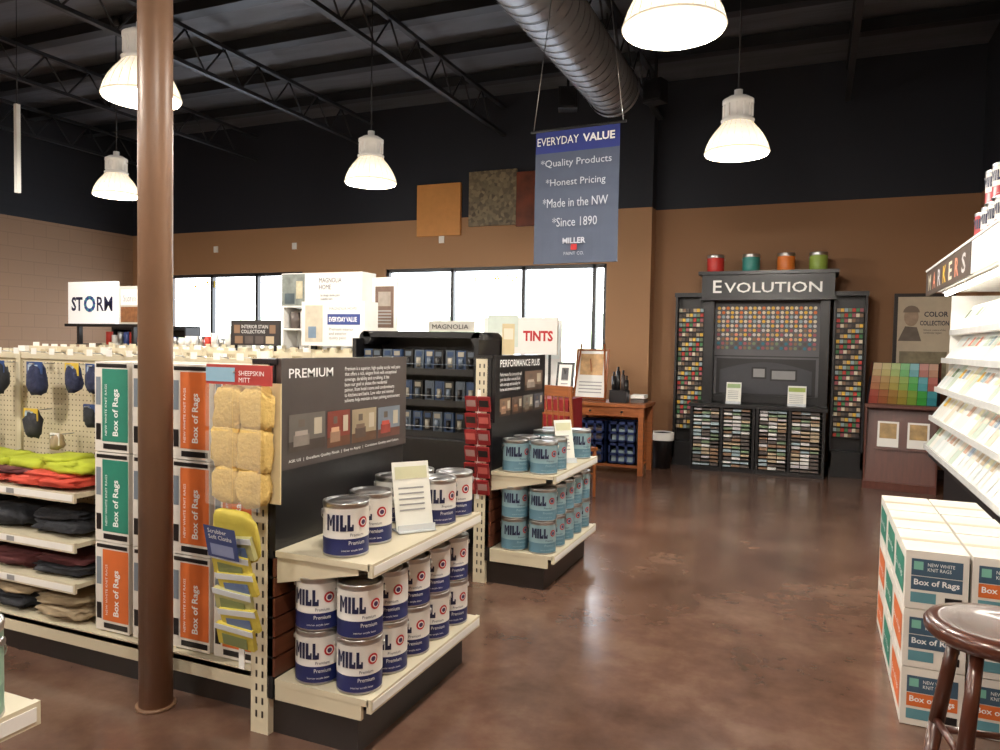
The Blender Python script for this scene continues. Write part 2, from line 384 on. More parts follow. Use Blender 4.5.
# ================= ENDCAPS =================
def endcap(dx,y0,style):
    y1=y0+.9; b=B()
    xb,xf=-1.78+dx,-1.38+dx
    b.box(xb-.1,xf-.06,y0+.03,y1-.03,0,.14,KICK)
    for z in(ZA,ZB):
        b.box(xb,xf,y0,y1,z-.022,z,CREAM)
        b.box(xf-.006,xf+.012,y0,y1,z-.045,z+.004,CREAM)
        b.box(xf+.012,xf+.014,y0+.01,y1-.01,z-.036,z-.006,WHITE)
    for yy in(y0+.01,y1-.01):
        b.quad([(xb,yy,.67),(xf-.05,yy,.67),(xf-.05,yy,.645),(xb,yy,.57)],CREAM)
        b.box(xb,xf-.03,yy-.008,yy+.008,.14,.2,CREAM)
    for yy in(y0,y1-.03):
        b.box(xb-.11,xb-.03,yy,yy+.03,0,1.37,CREAM)
    for i in range(26):
        for xx in(-.088,-.06): b.box(xb+xx,xb+xx+.008,y0-.001,y0,.06+i*.05,.085+i*.05,KICK)
    z=.22
    while z<.64:
        b.box(xb-.03,xb,y0,y1,z+.004,z+.07,SLAT); z+=.074
    b.box(xb-.035,xb-.01,y0,y1,.14,1.37,BLACK)
    b.box(xb-.01,xb,y0,y1,ZB,1.0,BLACK)
    b.box(xb-.11,xb,y0,y1,1.365,1.385,BLACK)
    bx=xb+.014
    b.box(xb-.01,bx,y0+.01,y1,.98,1.388,BOARD if style==1 else BLACK)
    M=F('+X',(bx,y0,0))
    def pic(a,c,lo,hi,wall,flo,furn,seed):
        b.rect(M,a,c,lo,hi,mat('pw%s'%str(wall),wall,.4,var=.12,scale=9),.002)
        b.rect(M,a,c,lo,lo+(hi-lo)*.28,mat('pf%s'%str(flo),flo,.4,var=.2,scale=18),.0025)
        w=c-a; h=hi-lo
        b.rect(M,a+w*.12,a+w*.55,lo+h*.14,lo+h*.45,mat('pu%s'%str(furn),furn,.4,var=.2,scale=20),.003)
        b.rect(M,a+w*.16,a+w*.5,lo+h*.42,lo+h*.55,mat('pu2%s'%str(furn),tuple(min(255,int(q*1.3)) for q in furn),.4),.0033)
        b.rect(M,a+w*.68,a+w*.9,lo+h*.4,lo+h*.85,mat('photo_light',(176,166,146),.4),.003)
        b.rect(M,a+w*.25,a+w*.42,lo+h*.65,lo+h*.85,mat('photo_art',(96,84,74),.4),.003)
    if style==1:
        b.text('PREMIUM',M,.05,1.315,WTXT,w=.27,h=.035,bold=.01)
        b.text('Premium is a superior, high quality acrylic wall paint\nthat offers a rich, elegant finish with exceptional\ncoverage, durability and scrubbing. It has\nbeen our goal to please the residential\npainter, from hotel rooms and condominiums\nto kitchens and baths. Low odor and minimal\nsolvents help maintain a clean painting environment',M,.40,1.20,WTXT,w=.44,h=.15)
        pic(.05,.27,1.04,1.18,(96,90,84),(60,50,44),(120,112,104),0)
        pic(.285,.44,1.03,1.175,(120,52,40),(96,60,40),(150,120,96),1)
        pic(.455,.64,1.03,1.17,(150,136,110),(92,66,48),(86,70,60),2)
        pic(.655,.84,1.03,1.165,(110,120,130),(96,60,50),(140,60,50),3)
        b.text('ASK US  |  Excellent Quality Finish  |  Easy to Apply  |  Consistent Quality and Colors',M,.05,1.0,WTXT,w=.78,h=.014)
    else:
        b.text('PERFORMANCE PLUS',M,.08,1.315,WTXT,w=.7,h=.045,bold=.01)
        b.text('Performance Plus is an acrylic wall\npaint that offers a smooth finish\nwith coverage and durability for\nhomes and commercial projects',M,.08,1.16,WTXT,w=.36,h=.12)
        pic(.5,.84,1.15,1.28,(110,90,76),(70,56,48),(140,130,120),0)
        for k in range(4): pic(.08+k*.2,.26+k*.2,1.01,1.12,[(120,96,76),(84,66,58),(110,108,100),(70,70,80)][k],(66,50,42),[(140,110,90),(110,80,60),(90,80,70),(120,120,120)][k],k)
    b.build('endcap_display_shelf')
endcap(0,2.15,1); endcap(0,4.1,2); endcap(-.095,.135,1)

PGH=mat('pale_green_header',(150,175,120),.5)
def leaflet(x,y,z,rot,w=.2,h=.27,c=(232,232,222),mm=None):
    b=B(); T=Matrix.Translation((x,y,z))@Matrix.Rotation(rot,4,'Z')@Matrix.Rotation(math.radians(-14),4,'X')
    b.box(-w/2,w/2,-.002,.002,0,h,mat('leaflet_sheet',c,.5),T)
    M=T@F('-Y',(0,-.003,0))
    b.rect(M,-w/2+.01,w/2-.01,h-.07,h-.02,mm or BLUEB,.001)
    for k in range(5): b.rect(M,-w/2+.02,w/2-.03,h-.11-k*.022,h-.104-k*.022,GT,.001)
    CP=mat('clear_plastic',(210,215,218),.15); Q=Matrix.Translation((x,y,z))@Matrix.Rotation(rot,4,'Z')
    b.box(-w/2,w/2,-.03,.05,0,.006,CP,Q); b.box(-w/2,w/2,-.02,-.016,0,.03,CP,Q)
    b.build('leaflet_stand')
leaflet(-1.47,2.625,ZB+.003,math.radians(52),.16,.28,mm=mat('pale_header_cream',(206,206,170),.5))
leaflet(-1.47,4.62,ZB+.003,math.radians(48),.13,.28,mm=mat('pale_header_cream',(206,206,170),.5))

# ================= GONDOLAS =================
def gondola(xa,xb,yc,near_shelves,h=1.37,name='gondola_shelving',hooks=None):
    b=B(); hd=.37
    b.box(xa,xb,yc-.02,yc+.02,.18,h-.02,PEG)
    b.box(xa,xb,yc-.03,yc+.03,h-.03,h,CREAM)
    b.box(xa,xb,yc-hd+.05,yc+hd-.05,0,.12,KICK)
    for s in(-1,1):
        y0,y1=sorted((yc+s*.02,yc+s*hd)); b.box(xa,xb,y0,y1,.16,.18,CREAM)
        ye=yc+s*hd; b.box(xa,xb,min(ye,ye-s*.01),max(ye,ye-s*.01),.11,.185,CREAM)
    n=round((xb-xa)/.93)
    for i in range(n+1):
        x=xa+(xb-xa)*i/n; b.box(x-.015,x+.015,yc-.035,yc+.035,.0,h+.002,CREAM)
    for (x0,x1,z) in near_shelves:
        for s in(-1,1):
            y0,y1=sorted((yc+s*.02,yc+s*(hd-.02)))
            b.box(x0,x1,y0,y1,z-.02,z,CREAM)
            ye=yc+s*(hd-.02); b.box(x0,x1,min(ye,ye+s*.012),max(ye,ye+s*.012),z-.04,z+.004,CREAM)
            b.box(x0+.01,x1-.01,min(ye+s*.012,ye+s*.014),max(ye+s*.012,ye+s*.014),z-.032,z-.004,WHITE)
            for k in range(int((x1-x0)/.3)): 
                xx=x0+.1+k*.3; yy=ye+s*.0145; b.box(xx,xx+.05,min(yy,yy+s*.001),max(yy,yy+s*.001),z-.03,z-.008,GT)
    if hooks:
        for k in range(hooks):
            x=xb-.2-k*.13
            b.tube([(x,yc-.02,h-.008),(x,yc-.04,h+.005),(x,yc-.10,h+.008)],.003,STEEL,5); b.box(x-.018,x+.018,yc-.105,yc-.102,h-.005,h+.025,WHITE)
    for k in range(int((xb-xa)/.12)):
        x=xa+.05+k*.12; b.box(x,x+.05,yc-.012,yc+.012,h,h+random.choice((.02,.035)),random.choice([WHITE,CREAM]))
    b.build(name)
gondola(-4.7,-1.93,2.6,[(-4.68,-2.94,z) for z in(.37,.55,.77)],hooks=20)
gondola(-6.6,-2.9,4.6,[(-6.58,-2.92,z) for z in(.5,.8,1.08)])
gondola(-8.2,-3.3,6.6,[(-8.18,-3.32,z) for z in(.5,.8,1.08)])

def ragbox(colm,w=.2,h=.385,d=.28,vertical=True,side=None):
    b=B(); b.box(0,w,0,d,0,h,CARD); M=F('-Y',(0,0,0))
    SEAM=mat('carton_tape',(190,176,150),.4)
    b.box(0,w,d*.5-.02,d*.5+.02,h,h+.0008,SEAM); 
    if vertical:
        b.rect(M,.045,w-.004,.045,h-.03,colm,.0015)
        R=M@Matrix.Translation((.150,.07,0))@Matrix.Rotation(math.pi/2,4,'Z')
        b.text('Box of Rags',R,0,0,WTXT,w=.20,h=.042,off=.003,bold=.02)
        b.text('NEW WHITE KNIT RAGS',M@Matrix.Translation((.075,.07,0))@Matrix.Rotation(math.pi/2,4,'Z'),0,0,WTXT,w=.22,h=.012,off=.003)
        b.rect(M,.008,.036,.05,.12,BLACK,.0015); b.rect(M,.008,.036,.2,.32,mat('box_print',(120,130,140),.6),.0015)
        b.rect(M,.01,w-.01,h-.024,h-.008,BLACK,.0015)
        b.rect(M,.05,w-.01,.012,.035,BLACK,.0015)
        N=F('+X',(w,0,0)); b.rect(N,.02,d-.02,.05,h-.05,colm,.0015)
    else:
        dk=mat('box_slate_blue',(58,84,104),.6)
        b.rect(M,.02,w-.02,h-.095,h-.03,dk,.0015); b.rect(M,.028,.06,h-.072,h-.04,mat('box_logo_green',(120,180,160),.6),.0025); b.text('NEW WHITE\nKNIT RAGS',M,.075,h-.075,WTXT,w=.09,h=.032,off=.003)
        b.rect(M,.02,w-.02,.075,h-.098,colm if colm is ORANGE else dk,.0015); b.text('Box of Rags',M,.03,h-.138,WTXT,w=w-.06,h=.030,off=.003,bold=.02)
        b.rect(M,.02,w*.5,.025,.065,mat('box_teal_print',(90,140,150),.6),.0015); b.rect(M,w*.64,w-.02,.025,.055,BLACK,.0015)
        N=F('-X',(0,d,0)); b.rect(N,.04,d-.04,.04,h-.04,side or GREEN,.0015); b.text('Box of Rags',N,.08,.09,WTXT,w=d-.16,h=.035,off=.003)
    return b
me={}
def rb(kind,colm,loc,**k):
    key=(kind,colm.name,k.get('side').name if k.get('side') else '')
    if key not in me: me[key]=ragbox(colm,**k).build('rag_box',loc,0,.004).data
    else: place('rag_box',me[key],loc,0,.004)
cols=[[ORANGE,GREEN,GREEN],[ORANGE,GREEN,GREEN],[ORANGE,ORANGE,ORANGE],[ORANGE,ORANGE,ORANGE]]
for i,cc in enumerate(cols):
    for j,c in enumerate(cc): rb('v',c,(-2.86+i*.222+.01,2.27,.187+j*.389))
for yi in range(3):
    for j in range(3):
        for i in range(2):
            rb('h',ORANGE if (i or j==0) else GREEN,(.35+i*.222+random.uniform(-.003,.003),3.25+yi*.40,.003+j*.229),w=.212,h=.225,d=.385,vertical=False,side=GREEN if j==2 or (yi==1) else ORANGE)

NY=mat('neon_yellow_cloth',(170,180,44),.8,var=.15,bump=.4); NO=mat('neon_orange_cloth',(196,70,50),.8,var=.15,bump=.4)
DK=mat('dark_cloth',(38,40,46),.9,var=.2,bump=.5,scale=30); MR=mat('maroon_cloth',(88,42,44),.9,var=.2,bump=.5); CT=mat('canvas_cloth',(160,142,114),.9,var=.15,bump=.5); DB=mat('navy_fleece',(36,42,70),.95,var=.2,bump=.6,scale=40)
def pile(name,items):
    b=B()
    for c,r,m in items: b.blob((c[0],c[1]-.02,c[2]),r,m,.16,24,3.5,pw=.6)
    b.build(name)
pile('folded_safety_vests',[((-3.10,2.42,.860),(.14,.11,.03),NY),((-3.20,2.43,.885),(.10,.09,.02),NY),((-3.40,2.43,.855),(.15,.10,.028),NY),((-3.62,2.42,.85),(.13,.11,.035),NY),((-3.08,2.38,.803),(.12,.12,.022),NO),((-3.28,2.37,.80),(.13,.12,.020),NO),((-3.55,2.39,.80),(.15,.12,.022),NO),((-3.85,2.42,.84),(.15,.12,.05),NY),((-3.18,2.40,.828),(.16,.12,.016),NO),((-3.45,2.40,.828),(.15,.12,.016),MR)])
pile('folded_dark_tarps',[((-3.15,2.42,.595),(.17,.12,.032),DK),((-3.17,2.42,.64),(.15,.11,.022),DK),((-3.5,2.42,.61),(.16,.12,.045),DK),((-3.85,2.42,.61),(.16,.12,.05),DK)])
pile('folded_drop_cloths',[((-3.13,2.42,.40),(.17,.12,.022),DK),((-3.13,2.42,.438),(.15,.11,.018),MR),((-3.45,2.42,.415),(.17,.12,.035),MR),((-3.8,2.42,.42),(.17,.12,.04),MR)])
pile('folded_canvas_cloths',[((-3.1,2.41,.215),(.17,.13,.025),CT),((-3.12,2.41,.258),(.15,.12,.02),CT),((-3.45,2.41,.225),(.16,.13,.035),DK),((-3.42,2.40,.28),(.15,.12,.020),CT)])
def pack(x,y,z,w,h,m,hdr,name='hanging_mitt_pack'):
    b=B(); b.blob((0,-.04,-h*.5),(w/2,.03,h*.42),m,.15,14); b.box(-w/2,w/2,-.055,-.05,-.06,0,hdr); b.box(-w/2+.01,w/2-.03,-.0555,-.055,-.045,-.015,LIT[7])
    b.cyl((0,.05,-.01),(0,-.08,-.01),.003,.003,STEEL,6); b.build(name,(x,y,z))
HB=mat('pack_header_blue',(44,70,120),.4); HY=mat('pack_header_yellow',(206,176,60),.4)
for (x,z,w,h,m,hd) in((-3.10,1.33,.09,.15,DB,HB),(-3.24,1.33,.09,.15,DB,HY),(-3.12,1.14,.08,.12,DK,HB),(-3.5,1.33,.11,.18,DB,HB),(-3.53,1.1,.10,.16,DK,HY),(-3.78,1.33,.11,.18,DK,HB),(-3.95,1.08,.1,.2,DB,HB),(-4.2,1.3,.1,.2,DB,HB)):
    pack(x,2.51,z,w,h,m,hd)
for x in(-3.36,-3.05): pack(x,2.51,.99,.06,.09,CT,WHITE,'hanging_brush_pack')
WOOL=mat('yellow_wool',(206,174,102),.95,var=.1,scale=70,bump=.4); YS=mat('yellow_sponge',(196,178,72),.7,var=.12,bump=.3)
CPK=mat('clear_plastic',(210,215,218),.15)
BAG=mat('clear_bag_film',(225,222,210),.12,alpha=.18)
b=B()
b.box(-.13,.16,-.09,-.085,-.075,-.005,mat('header_red',(170,60,56),.4)); b.box(-.13,.0,-.092,-.0905,-.065,-.015,mat('header_lightblue',(140,176,196),.4)); b.text('SHEEPSKIN\nMITT',F('-Y',(0,-.092,0)),.02,-.065,WTXT,w=.11,h=.04)
for (x,z,w,h,a) in((-.045,-.165,.062,.085,4),(.07,-.16,.058,.08,-5),(-.055,-.30,.066,.085,-3),(.062,-.305,.062,.09,3),(-.05,-.43,.064,.072,5),(.055,-.435,.06,.072,-4)):
    T=Matrix.Rotation(math.radians(a),4,'Y'); b.blob((x,-.055,z),(w,.042,h),WOOL,.09,24,2.2,T,pw=.6)
b.box(-.115,.135,-.012,-.006,-.50,-.07,mat('pack_backing',(206,190,150),.4))
for (z0,z1) in((-.235,-.07),(-.37,-.235),(-.51,-.37)):
    for s in(-1,1):
        xa=.005+s*.062
        b.quad([(xa-.062,-.105,z0+.01),(xa+.062,-.108,z0),(xa+.060,-.104,z1),(xa-.060,-.107,z1-.006)],BAG)
b.cyl((0,.015,-.03),(0,-.1,-.03),.003,.003,STEEL,6)
b.build('sheepskin_mitt_pack',(-1.865,2.125,1.37))
b=B()
SP2=mat('sage_pack',(176,172,116),.6,bump=.3); GP2=mat('grey_pack',(150,152,150),.5)
for k in range(7):
    z=-k*.066; T=Matrix.Translation((.008*((k%2)*2-1),-.02-.006*(7-k),z))@Matrix.Rotation(math.radians(16),4,'X')@Matrix.Rotation(math.radians((-1)**k*4),4,'Y')
    if k<1:
        b.blob((0,-.03,-.07),(.095,.018,.10),YS,.06,20,2,T.to_3x3().to_4x4(),pw=.45); N=T@F('-Y',(0,-.050,0)); b.rect(N,-.068,.07,-.135,-.01,mat('sponge_label_blue',(50,66,116),.4),.0005); b.text('Scrubber\nSoft Cloths',N,-.05,-.06,WTXT,w=.1,h=.04); b.rect(N,-.05,.05,-.125,-.08,mat('label_photo',(130,140,176),.4),.001)
    else:
        b.box(-.08,.08,-.010,.008,-.085,0,[YS,SP2,YS][k%3],T)
        b.box(-.085,.085,-.013,-.011,-.022,-.0,CPK,T); b.box(-.055,.055,-.0135,-.0125,-.08,-.035,[mat('sponge_label_grn',(120,130,84),.4),mat('sponge_label_blu',(90,110,150),.4)][k%2],T)
b.box(-.012,.012,-.003,.002,-.56,.0,WHITE)
b.build('sponge_clip_strip',(-1.865,2.075,.83))
b=B()
for k in range(6):
    for s in(-1,1):
        T=Matrix.Translation((s*.042,-.03,-k*.1))@Matrix.Rotation(math.radians(14),4,'X')
        b.box(-.038,.038,-.01,.006,-.09,0,mat('red_pack',(130,28,32),.4),T); b.box(-.03,.03,-.012,-.0102,-.06,-.02,[mat('pack_grey',(150,120,116),.4),BLACK,mat('pack_pink',(180,90,84),.4)][(k+(s>0))%3],T)
b.box(-.01,.01,-.01,-.004,-.62,.04,WHITE)
b.build('blister_clip_strip',(-1.85,4.07,1.14))

b=B(); xa,xb2=-2.86,-1.93; yf=4.22
b.box(xa,xb2,4.25,4.95,.0,.16,KICK)
b.box(xa,xb2,4.55,4.6,.16,1.5,BLKM); b.box(xa,xa+.03,yf,4.6,.16,1.48,BLKM); b.box(xb2-.03,xb2,yf,4.6,.16,1.48,BLKM)
b.box(xa+.03,xb2-.03,4.3,4.6,1.49,1.53,BLKM); b.cyl((xa+.045,4.3,1.485),(xa+.045,4.6,1.485),.045,.045,BLKM,16); b.cyl((xb2-.045,4.3,1.485),(xb2-.045,4.6,1.485),.045,.045,BLKM,16)
PB=mat('blister_blue',(48,68,100),.3); PG=mat('blister_grey',(84,94,106),.3); SD=mat('blister_sand',(150,144,130),.4)
for r,z in enumerate((1.28,1.08,.88,.62)):
    f=-.06 if r==3 else 0
    b.box(xa+.03,xb2-.03,yf+f,4.56,z-.02,z-.008,BLKM)
    b.box(xa+.03,xb2-.03,yf-.004+f,yf+f,z-.03,z+.012,BLACK)
    b.tube([(xa+.03,yf-.002+f,z+.04),(xb2-.03,yf-.002+f,z+.04)],.003,STEEL if r else PG,5)
    for k in range(11):
        x=xa+.05+k*.077; yy=yf+.05+random.random()*.03
        m=[PB,PG,BLACK][(k*2+r)%3]
        b.box(x,x+.066,yy,yy+.03,z-.006,z+.13,m)
        b.box(x+.012,x+.054,yy-.004,yy,z+.09,z+.12,[SD,PG,PB][(k+r)%3])
        b.cyl((x+.033,yy-.006,z+.02),(x+.033,yy-.006,z+.08),.016,.016,[PG,BLACK,SD][(k+r)%3],8)
b.box(xa,xb2,4.12,4.2,.2,.85,BLACK)
b.text('MAGNOLIA',F('-Y',(0,4.3,0)),-2.3,1.548,BLACK,w=.26,h=.03); b.box(-2.33,-2.0,4.301,4.31,1.531,1.6,mat('sign_grey',(190,188,180),.5))
b.build('black_hanging_display')
b=B(); b.box(-.04,.04,-.006,.006,0,.2,mat('beige_sign',(206,190,150),.5)); b.box(-.03,.03,-.008,-.006,.1,.17,LIT[3]); b.build('shelf_topper_sign',(-1.83,4.46,1.388),.5)

b=B()
for k in range(30):
    x=-8.1+k*.1
    if -5.85<x<-4.2: continue
    b.cyl((x,6.66,1.372),(x,6.66,1.372+random.choice((.1,.12,.16))),.04,.04,random.choice([WHITE,WHITE,PAL[0],PAL[6],STEEL,PAL[10]]),12)
b.build('row_of_small_cans')
def sign(name,x,y,z,w,h,d,body,fn,rot=0,legs=0):
    b=B(); b.box(-w/2,w/2,0,d,0,h,body); 
    if legs:
        for s in(-1,1): b.box(s*w*.4-.015,s*w*.4+.015,d*.3,d*.6,-legs,0,BLKM)
    fn(b,F('-Y',(0,0,0))); b.build(name,(x,y,z),rot,.004)
def s1(b,M):
    b.text('ST',M,-.34,.15,INK,w=.19,h=.17,bold=.03); b.text('RM',M,.09,.15,INK,w=.26,h=.17,bold=.015)
    T=M@Matrix.Translation((-.03,.235,.003))
    for i in range(14):
        t=i*2*math.pi/14; t2=t+.45; b.quad([T@Vector((math.cos(t)*.055,math.sin(t)*.055,0)),T@Vector((math.cos(t)*.10,math.sin(t)*.1,0)),T@Vector((math.cos(t2)*.095,math.sin(t2)*.095,0)),T@Vector((math.cos(t2)*.055,math.sin(t2)*.055,0))],PAL[5] if i%2 else BLUEB)
sign('storm_stain_sign',-7.96,6.3,1.62,.80,.50,.05,mat('lit_sign_white',(238,238,236),.5,em=.2),s1)
def s1b(b,M):
    b.rect(M,-.14,.14,.02,.2,mat('deck_photo',(120,80,50),.5,var=.4,scale=20),.002); b.rect(M,-.14,.14,.22,.4,WHITE,.002); b.text('Storm',M,-.1,.26,BLUEB,w=.2,h=.08)
sign('stain_photo_sign',-7.36,6.32,1.62,.32,.44,.03,mat('sign_grey',(190,188,180),.5),s1b)
b=B(); b.box(-8.4,-7.18,6.28,6.38,1.585,1.618,BLKM)
for x in(-8.2,-7.3): b.box(x,x+.04,6.29,6.34,1.372,1.585,BLKM); b.box(x-.02,x+.06,6.29,6.59,1.372,1.382,BLKM)
b.build('sign_support_bracket')
b=B(); b.box(-8.6,-7.3,7.30,7.35,0,1.62,BLKM)
for x in(-8.6,-7.33): b.box(x,x+.03,7.1,7.30,0,1.6,BLKM)
for z in(.1,.5,.9,1.3,1.6):
    b.box(-8.57,-7.33,7.1,7.30,z-.03,z,BLKM)
    if z<1.5:
        for k in range(9): b.cyl((-8.45+k*.125,7.19,z),(-8.45+k*.125,7.19,z+.18),.055,.055,random.choice([WHITE,PAL[6],PAL[4]]),12)
b.build('stain_can_rack')
def s2(b,M):
    b.rect(M,-.54,-.22,.02,.38,mat('room_photo',(120,126,120),.5,var=.4,scale=10),.002)
    b.rect(M,-.5,-.36,.04,.16,mat('room_photo_sofa',(60,74,80),.5,var=.3),.003)
    b.rect(M,-.34,-.25,.1,.3,mat('room_photo_lamp',(190,180,150),.5,var=.3),.003)
    b.text('MAGNOLIA\nHOME',M,-.02,.2,INK,w=.3,h=.13,center=False); b.text('by design studio paint\navailable here',M,0,.08,INK,w=.26,h=.07)
sign('home_paint_header_sign',-5.17,6.99,1.842,1.1,.39,.28,WHITE,s2)
b=B(); b.box(-5.7,-4.64,7.02,7.26,0,.12,BLKM); b.box(-5.72,-4.62,7.24,7.28,0,1.84,WHITE)
for x in(-5.72,-4.65): b.box(x,x+.03,7.0,7.24,0,1.84,WHITE)
for z in(.4,.8,1.2,1.6):
    b.box(-5.69,-4.65,7.0,7.24,z-.02,z,WHITE)
    for k in range(7): b.cyl((-5.6+k*.14,7.1,z),(-5.6+k*.14,7.1,z+.19),.06,.06,random.choice([WHITE,PAL[13],PAL[12]]),14)
b.build('home_paint_display')
def s3(b,M):
    b.rect(M,-.34,.34,.33,.42,WHITE,.002); b.rect(M,-.06,.34,.22,.33,mat('sign_navy',(48,66,130),.5),.003); b.text('EVERYDAY VALUE',M,-.04,.25,WTXT,w=.34,h=.05,off=.004,bold=.02)
    b.text('MAGNOLIA HOME',M,-.04,.37,INK,w=.34,h=.03)
    b.rect(M,-.34,-.12,.04,.42,mat('sign_photo_tan',(200,190,170),.5,var=.15),.003); b.rect(M,-.30,-.2,.08,.2,mat('sign_photo_blue',(120,140,160),.5,var=.15),.004)
    b.text('Premium interior\nand exterior\nquality paint',M,-.04,.06,mat('grey_ink',(120,120,120),.5),w=.3,h=.13)
sign('everyday_value_sign',-4.60,6.42,1.41,.78,.46,.25,WHITE,s3,legs=.038)
def s4(b,M):
    b.text('INTERIOR STAIN\nCOLLECTIONS',M,-.18,.13,WTXT,w=.36,h=.09)
    for k in range(4): b.rect(M,-.27+k*.14,-.16+k*.14,.02,.1,[PAL[11],PAL[12],PAL[12],PAL[10]][k],.002)
    b.rect(M,-.28,-.2,.13,.22,PAL[11],.002); b.rect(M,.2,.28,.13,.22,PAL[11],.002)
sign('interior_stain_sign',-5.55,6.35,1.40,.66,.27,.03,mat('sign_dark',(50,44,44),.5),s4,legs=.25)
def s5(b,M):
    b.rect(M,-.12,.12,.04,.5,mat('brown_photo',(104,82,70),.5,var=.25),.002); b.rect(M,-.08,.08,.28,.44,mat('photo_pale',(150,140,130),.5,var=.2),.003)
    for k in range(5): b.rect(M,-.09,.09,.08+k*.035,.095+k*.035,GT,.003)
sign('framed_brochure_poster',-4.43,7.15,1.58,.32,.6,.03,WHITE,s5,legs=1.58)
def s6(b,M):
    b.text('TINTS',M,.04,.15,RED,w=.36,h=.12,bold=.04); b.rect(M,-.4,-.02,.08,.45,mat('sign_pale_green',(206,216,206),.6),.002); b.rect(M,-.36,-.1,.14,.18,GT,.003)
sign('tint_sign',-3.12,7.95,1.35,.9,.42,.04,WHITE,s6,legs=1.35)
b=B(); b.box(-.012,.012,-.012,.012,.02,1.2,BLKM); b.lathe([(0,0),(.13,0),(.13,.015),(.02,.03),(0,.03)],(0,0,0),BLKM,20); b.box(-.10,.10,-.015,.0,.95,1.75,WHITE); b.rect(F('-Y',(0,-.016,0)),-.08,.08,1.3,1.7,LIT[2],.001); b.build('floor_sign_stand',(-2.83,8.3,0))

b=B()
n=10
for i in range(n):
    x0=-.31+.62*i/n;x1=-.31+.62*(i+1)/n
    f=lambda x,z:.012*math.sin(x*9+z*1.5)*(0.9-z)
    for (za,zb,m) in((.77,.92,BLUEB),(.5,.77,GREYB),(.25,.5,GREYB),(0,.25,GREYB)):
        b.quad([(x0,f(x0,za),za),(x1,f(x1,za),za),(x1,f(x1,zb),zb),(x0,f(x0,zb),zb)],m)
M=F('-Y',(0,-.016,0))
BLU2=mat('banner_text_light',(196,202,214),.6)
b.text('EVERYDAY',M,-.29,.82,WTXT,w=.31,h=.055,bold=0); b.text('VALUE',M,.05,.82,WTXT,w=.23,h=.055,bold=.03)
for t,z,w in(('*Quality Products',.655,.52),('*Honest Pricing',.52,.44),('*Made in the NW',.385,.48),('*Since 1890',.25,.33)): b.text(t,M,0,z,BLU2,w=w,h=.065,center=True)
b.text('MILLER',M,0,.13,BLU2,w=.17,h=.04,center=True,bold=.03); b.rect(M,-.022,.022,.085,.125,RED,.002); b.text('PAINT CO.',M,0,.05,BLU2,w=.15,h=.022,center=True)
b.cyl((-.35,0,.93),(.35,0,.93),.009,.009,BLKM,8); b.box(-.31,.31,-.012,.012,-.005,.01,GREYB)
b.cyl((-.33,0,.93),(-.2,0,1.93),.003,.003,STEEL,5); b.cyl((.33,0,.93),(.2,0,1.93),.003,.003,STEEL,5)
b.build('hanging_banner',(-1.565,5.0,2.035),math.radians(-4))

def art(x,z,s,m,w=None,name='wall_art_panel'):
    w=w or s; b=B(); b.box(-w/2,w/2,-.05,-.0005,-s/2,s/2,m); b.build(name,(x,YW,z),0,.005)
def stone_mat():
    m=mat('stone_finish',(112,100,78),.4,var=.5,scale=7,bump=.2)
    n=m.node_tree.nodes; l=m.node_tree.links; p=n['Principled BSDF']
    tc=n.new('ShaderNodeTexCoord'); v=n.new('ShaderNodeTexVoronoi'); v.inputs['Scale'].default_value=22; l.new(tc.outputs['Object'],v.inputs['Vector'])
    r=n.new('ShaderNodeValToRGB'); r.color_ramp.elements[0].color=lin((78,66,50)); r.color_ramp.elements[1].color=lin((146,130,100)); l.new(v.outputs['Color'],r.inputs[0]); l.new(r.outputs[0],p.inputs['Base Color']); return m
art(-5.04,3.37,.74,mat('gold_plaster',(206,142,74),.5,var=.06),.70)
art(-4.20,3.49,.76,stone_mat(),.72)
art(-3.66,3.45,.74,mat('rust_finish',(110,52,28),.4,var=.5,scale=5),.36)
for x in(-9.2,-7.6,-5.0): b=B(); b.box(-.04,.04,-.02,-.0005,-.05,.05,WHITE); b.build('wall_junction_box',(x,YW,2.95))

# ================= COLOUR DISPLAY =================
b=B(); CAB=mat('black_cabinet',(24,23,25),.35,var=.1)
GP=mat('grey_panel',(92,92,96),.5)
yb=YE-.03
b.box(-1.22,.16,9.45,yb,.8,2.05,CAB)
b.box(-1.22,-1.12,9.3,9.45,.8,2.03,CAB); b.box(.06,.16,9.3,9.45,.8,2.03,CAB)
b.box(-1.26,.2,9.22,yb,2.05,2.33,CAB); b.box(-1.3,.24,9.18,yb,2.33,2.37,CAB); b.box(-1.28,.22,9.2,yb,2.03,2.06,CAB)
b.rect(F('-Y',(0,9.219,0)),-1.2,.14,2.08,2.30,mat('header_grey',(32,32,36),.4),.0)
EM=F('-Y',(0,9.217,0)); EW=mat('raised_white_letter',(240,238,232),.5,em=.15)
b.text('E',EM,-1.13,2.115,EW,w=.10,h=.15,bold=.012); b.text('VOLUTION',EM,-1.0,2.115,EW,w=1.07,h=.122,bold=.012)
b.rect(F('-Y',(0,9.448,0)),-1.12,.06,.86,2.0,GP)
for r in range(10):
    for c in range(22):
        x=-1.075+c*.0515; z=1.945-r*.053
        if r<2: p=[PAL[2],PAL[9],PAL[1],PAL[9]][(c+r)%4]
        elif r<5: p=[PAL[9],PAL[13],PAL[17],PAL[2],PAL[14]][(c*2+r)%5]
        elif r<8: p=[PAL[9],PAL[10],PAL[13],PAL[17],PAL[8],PAL[11],PAL[2]][(c*5+r*3)%7]
        else: p=[PAL[11],PAL[15],PAL[12],PAL[5],PAL[8]][(c+r)%5]
        b.cyl((x,9.445,z),(x,9.43,z),.020,.020,p,10)
b.rect(F('-Y',(0,9.444,0)),-1.12,.06,1.36,1.375,CAB)
b.box(-1.12,.06,9.40,9.45,.82,.9,CAB)
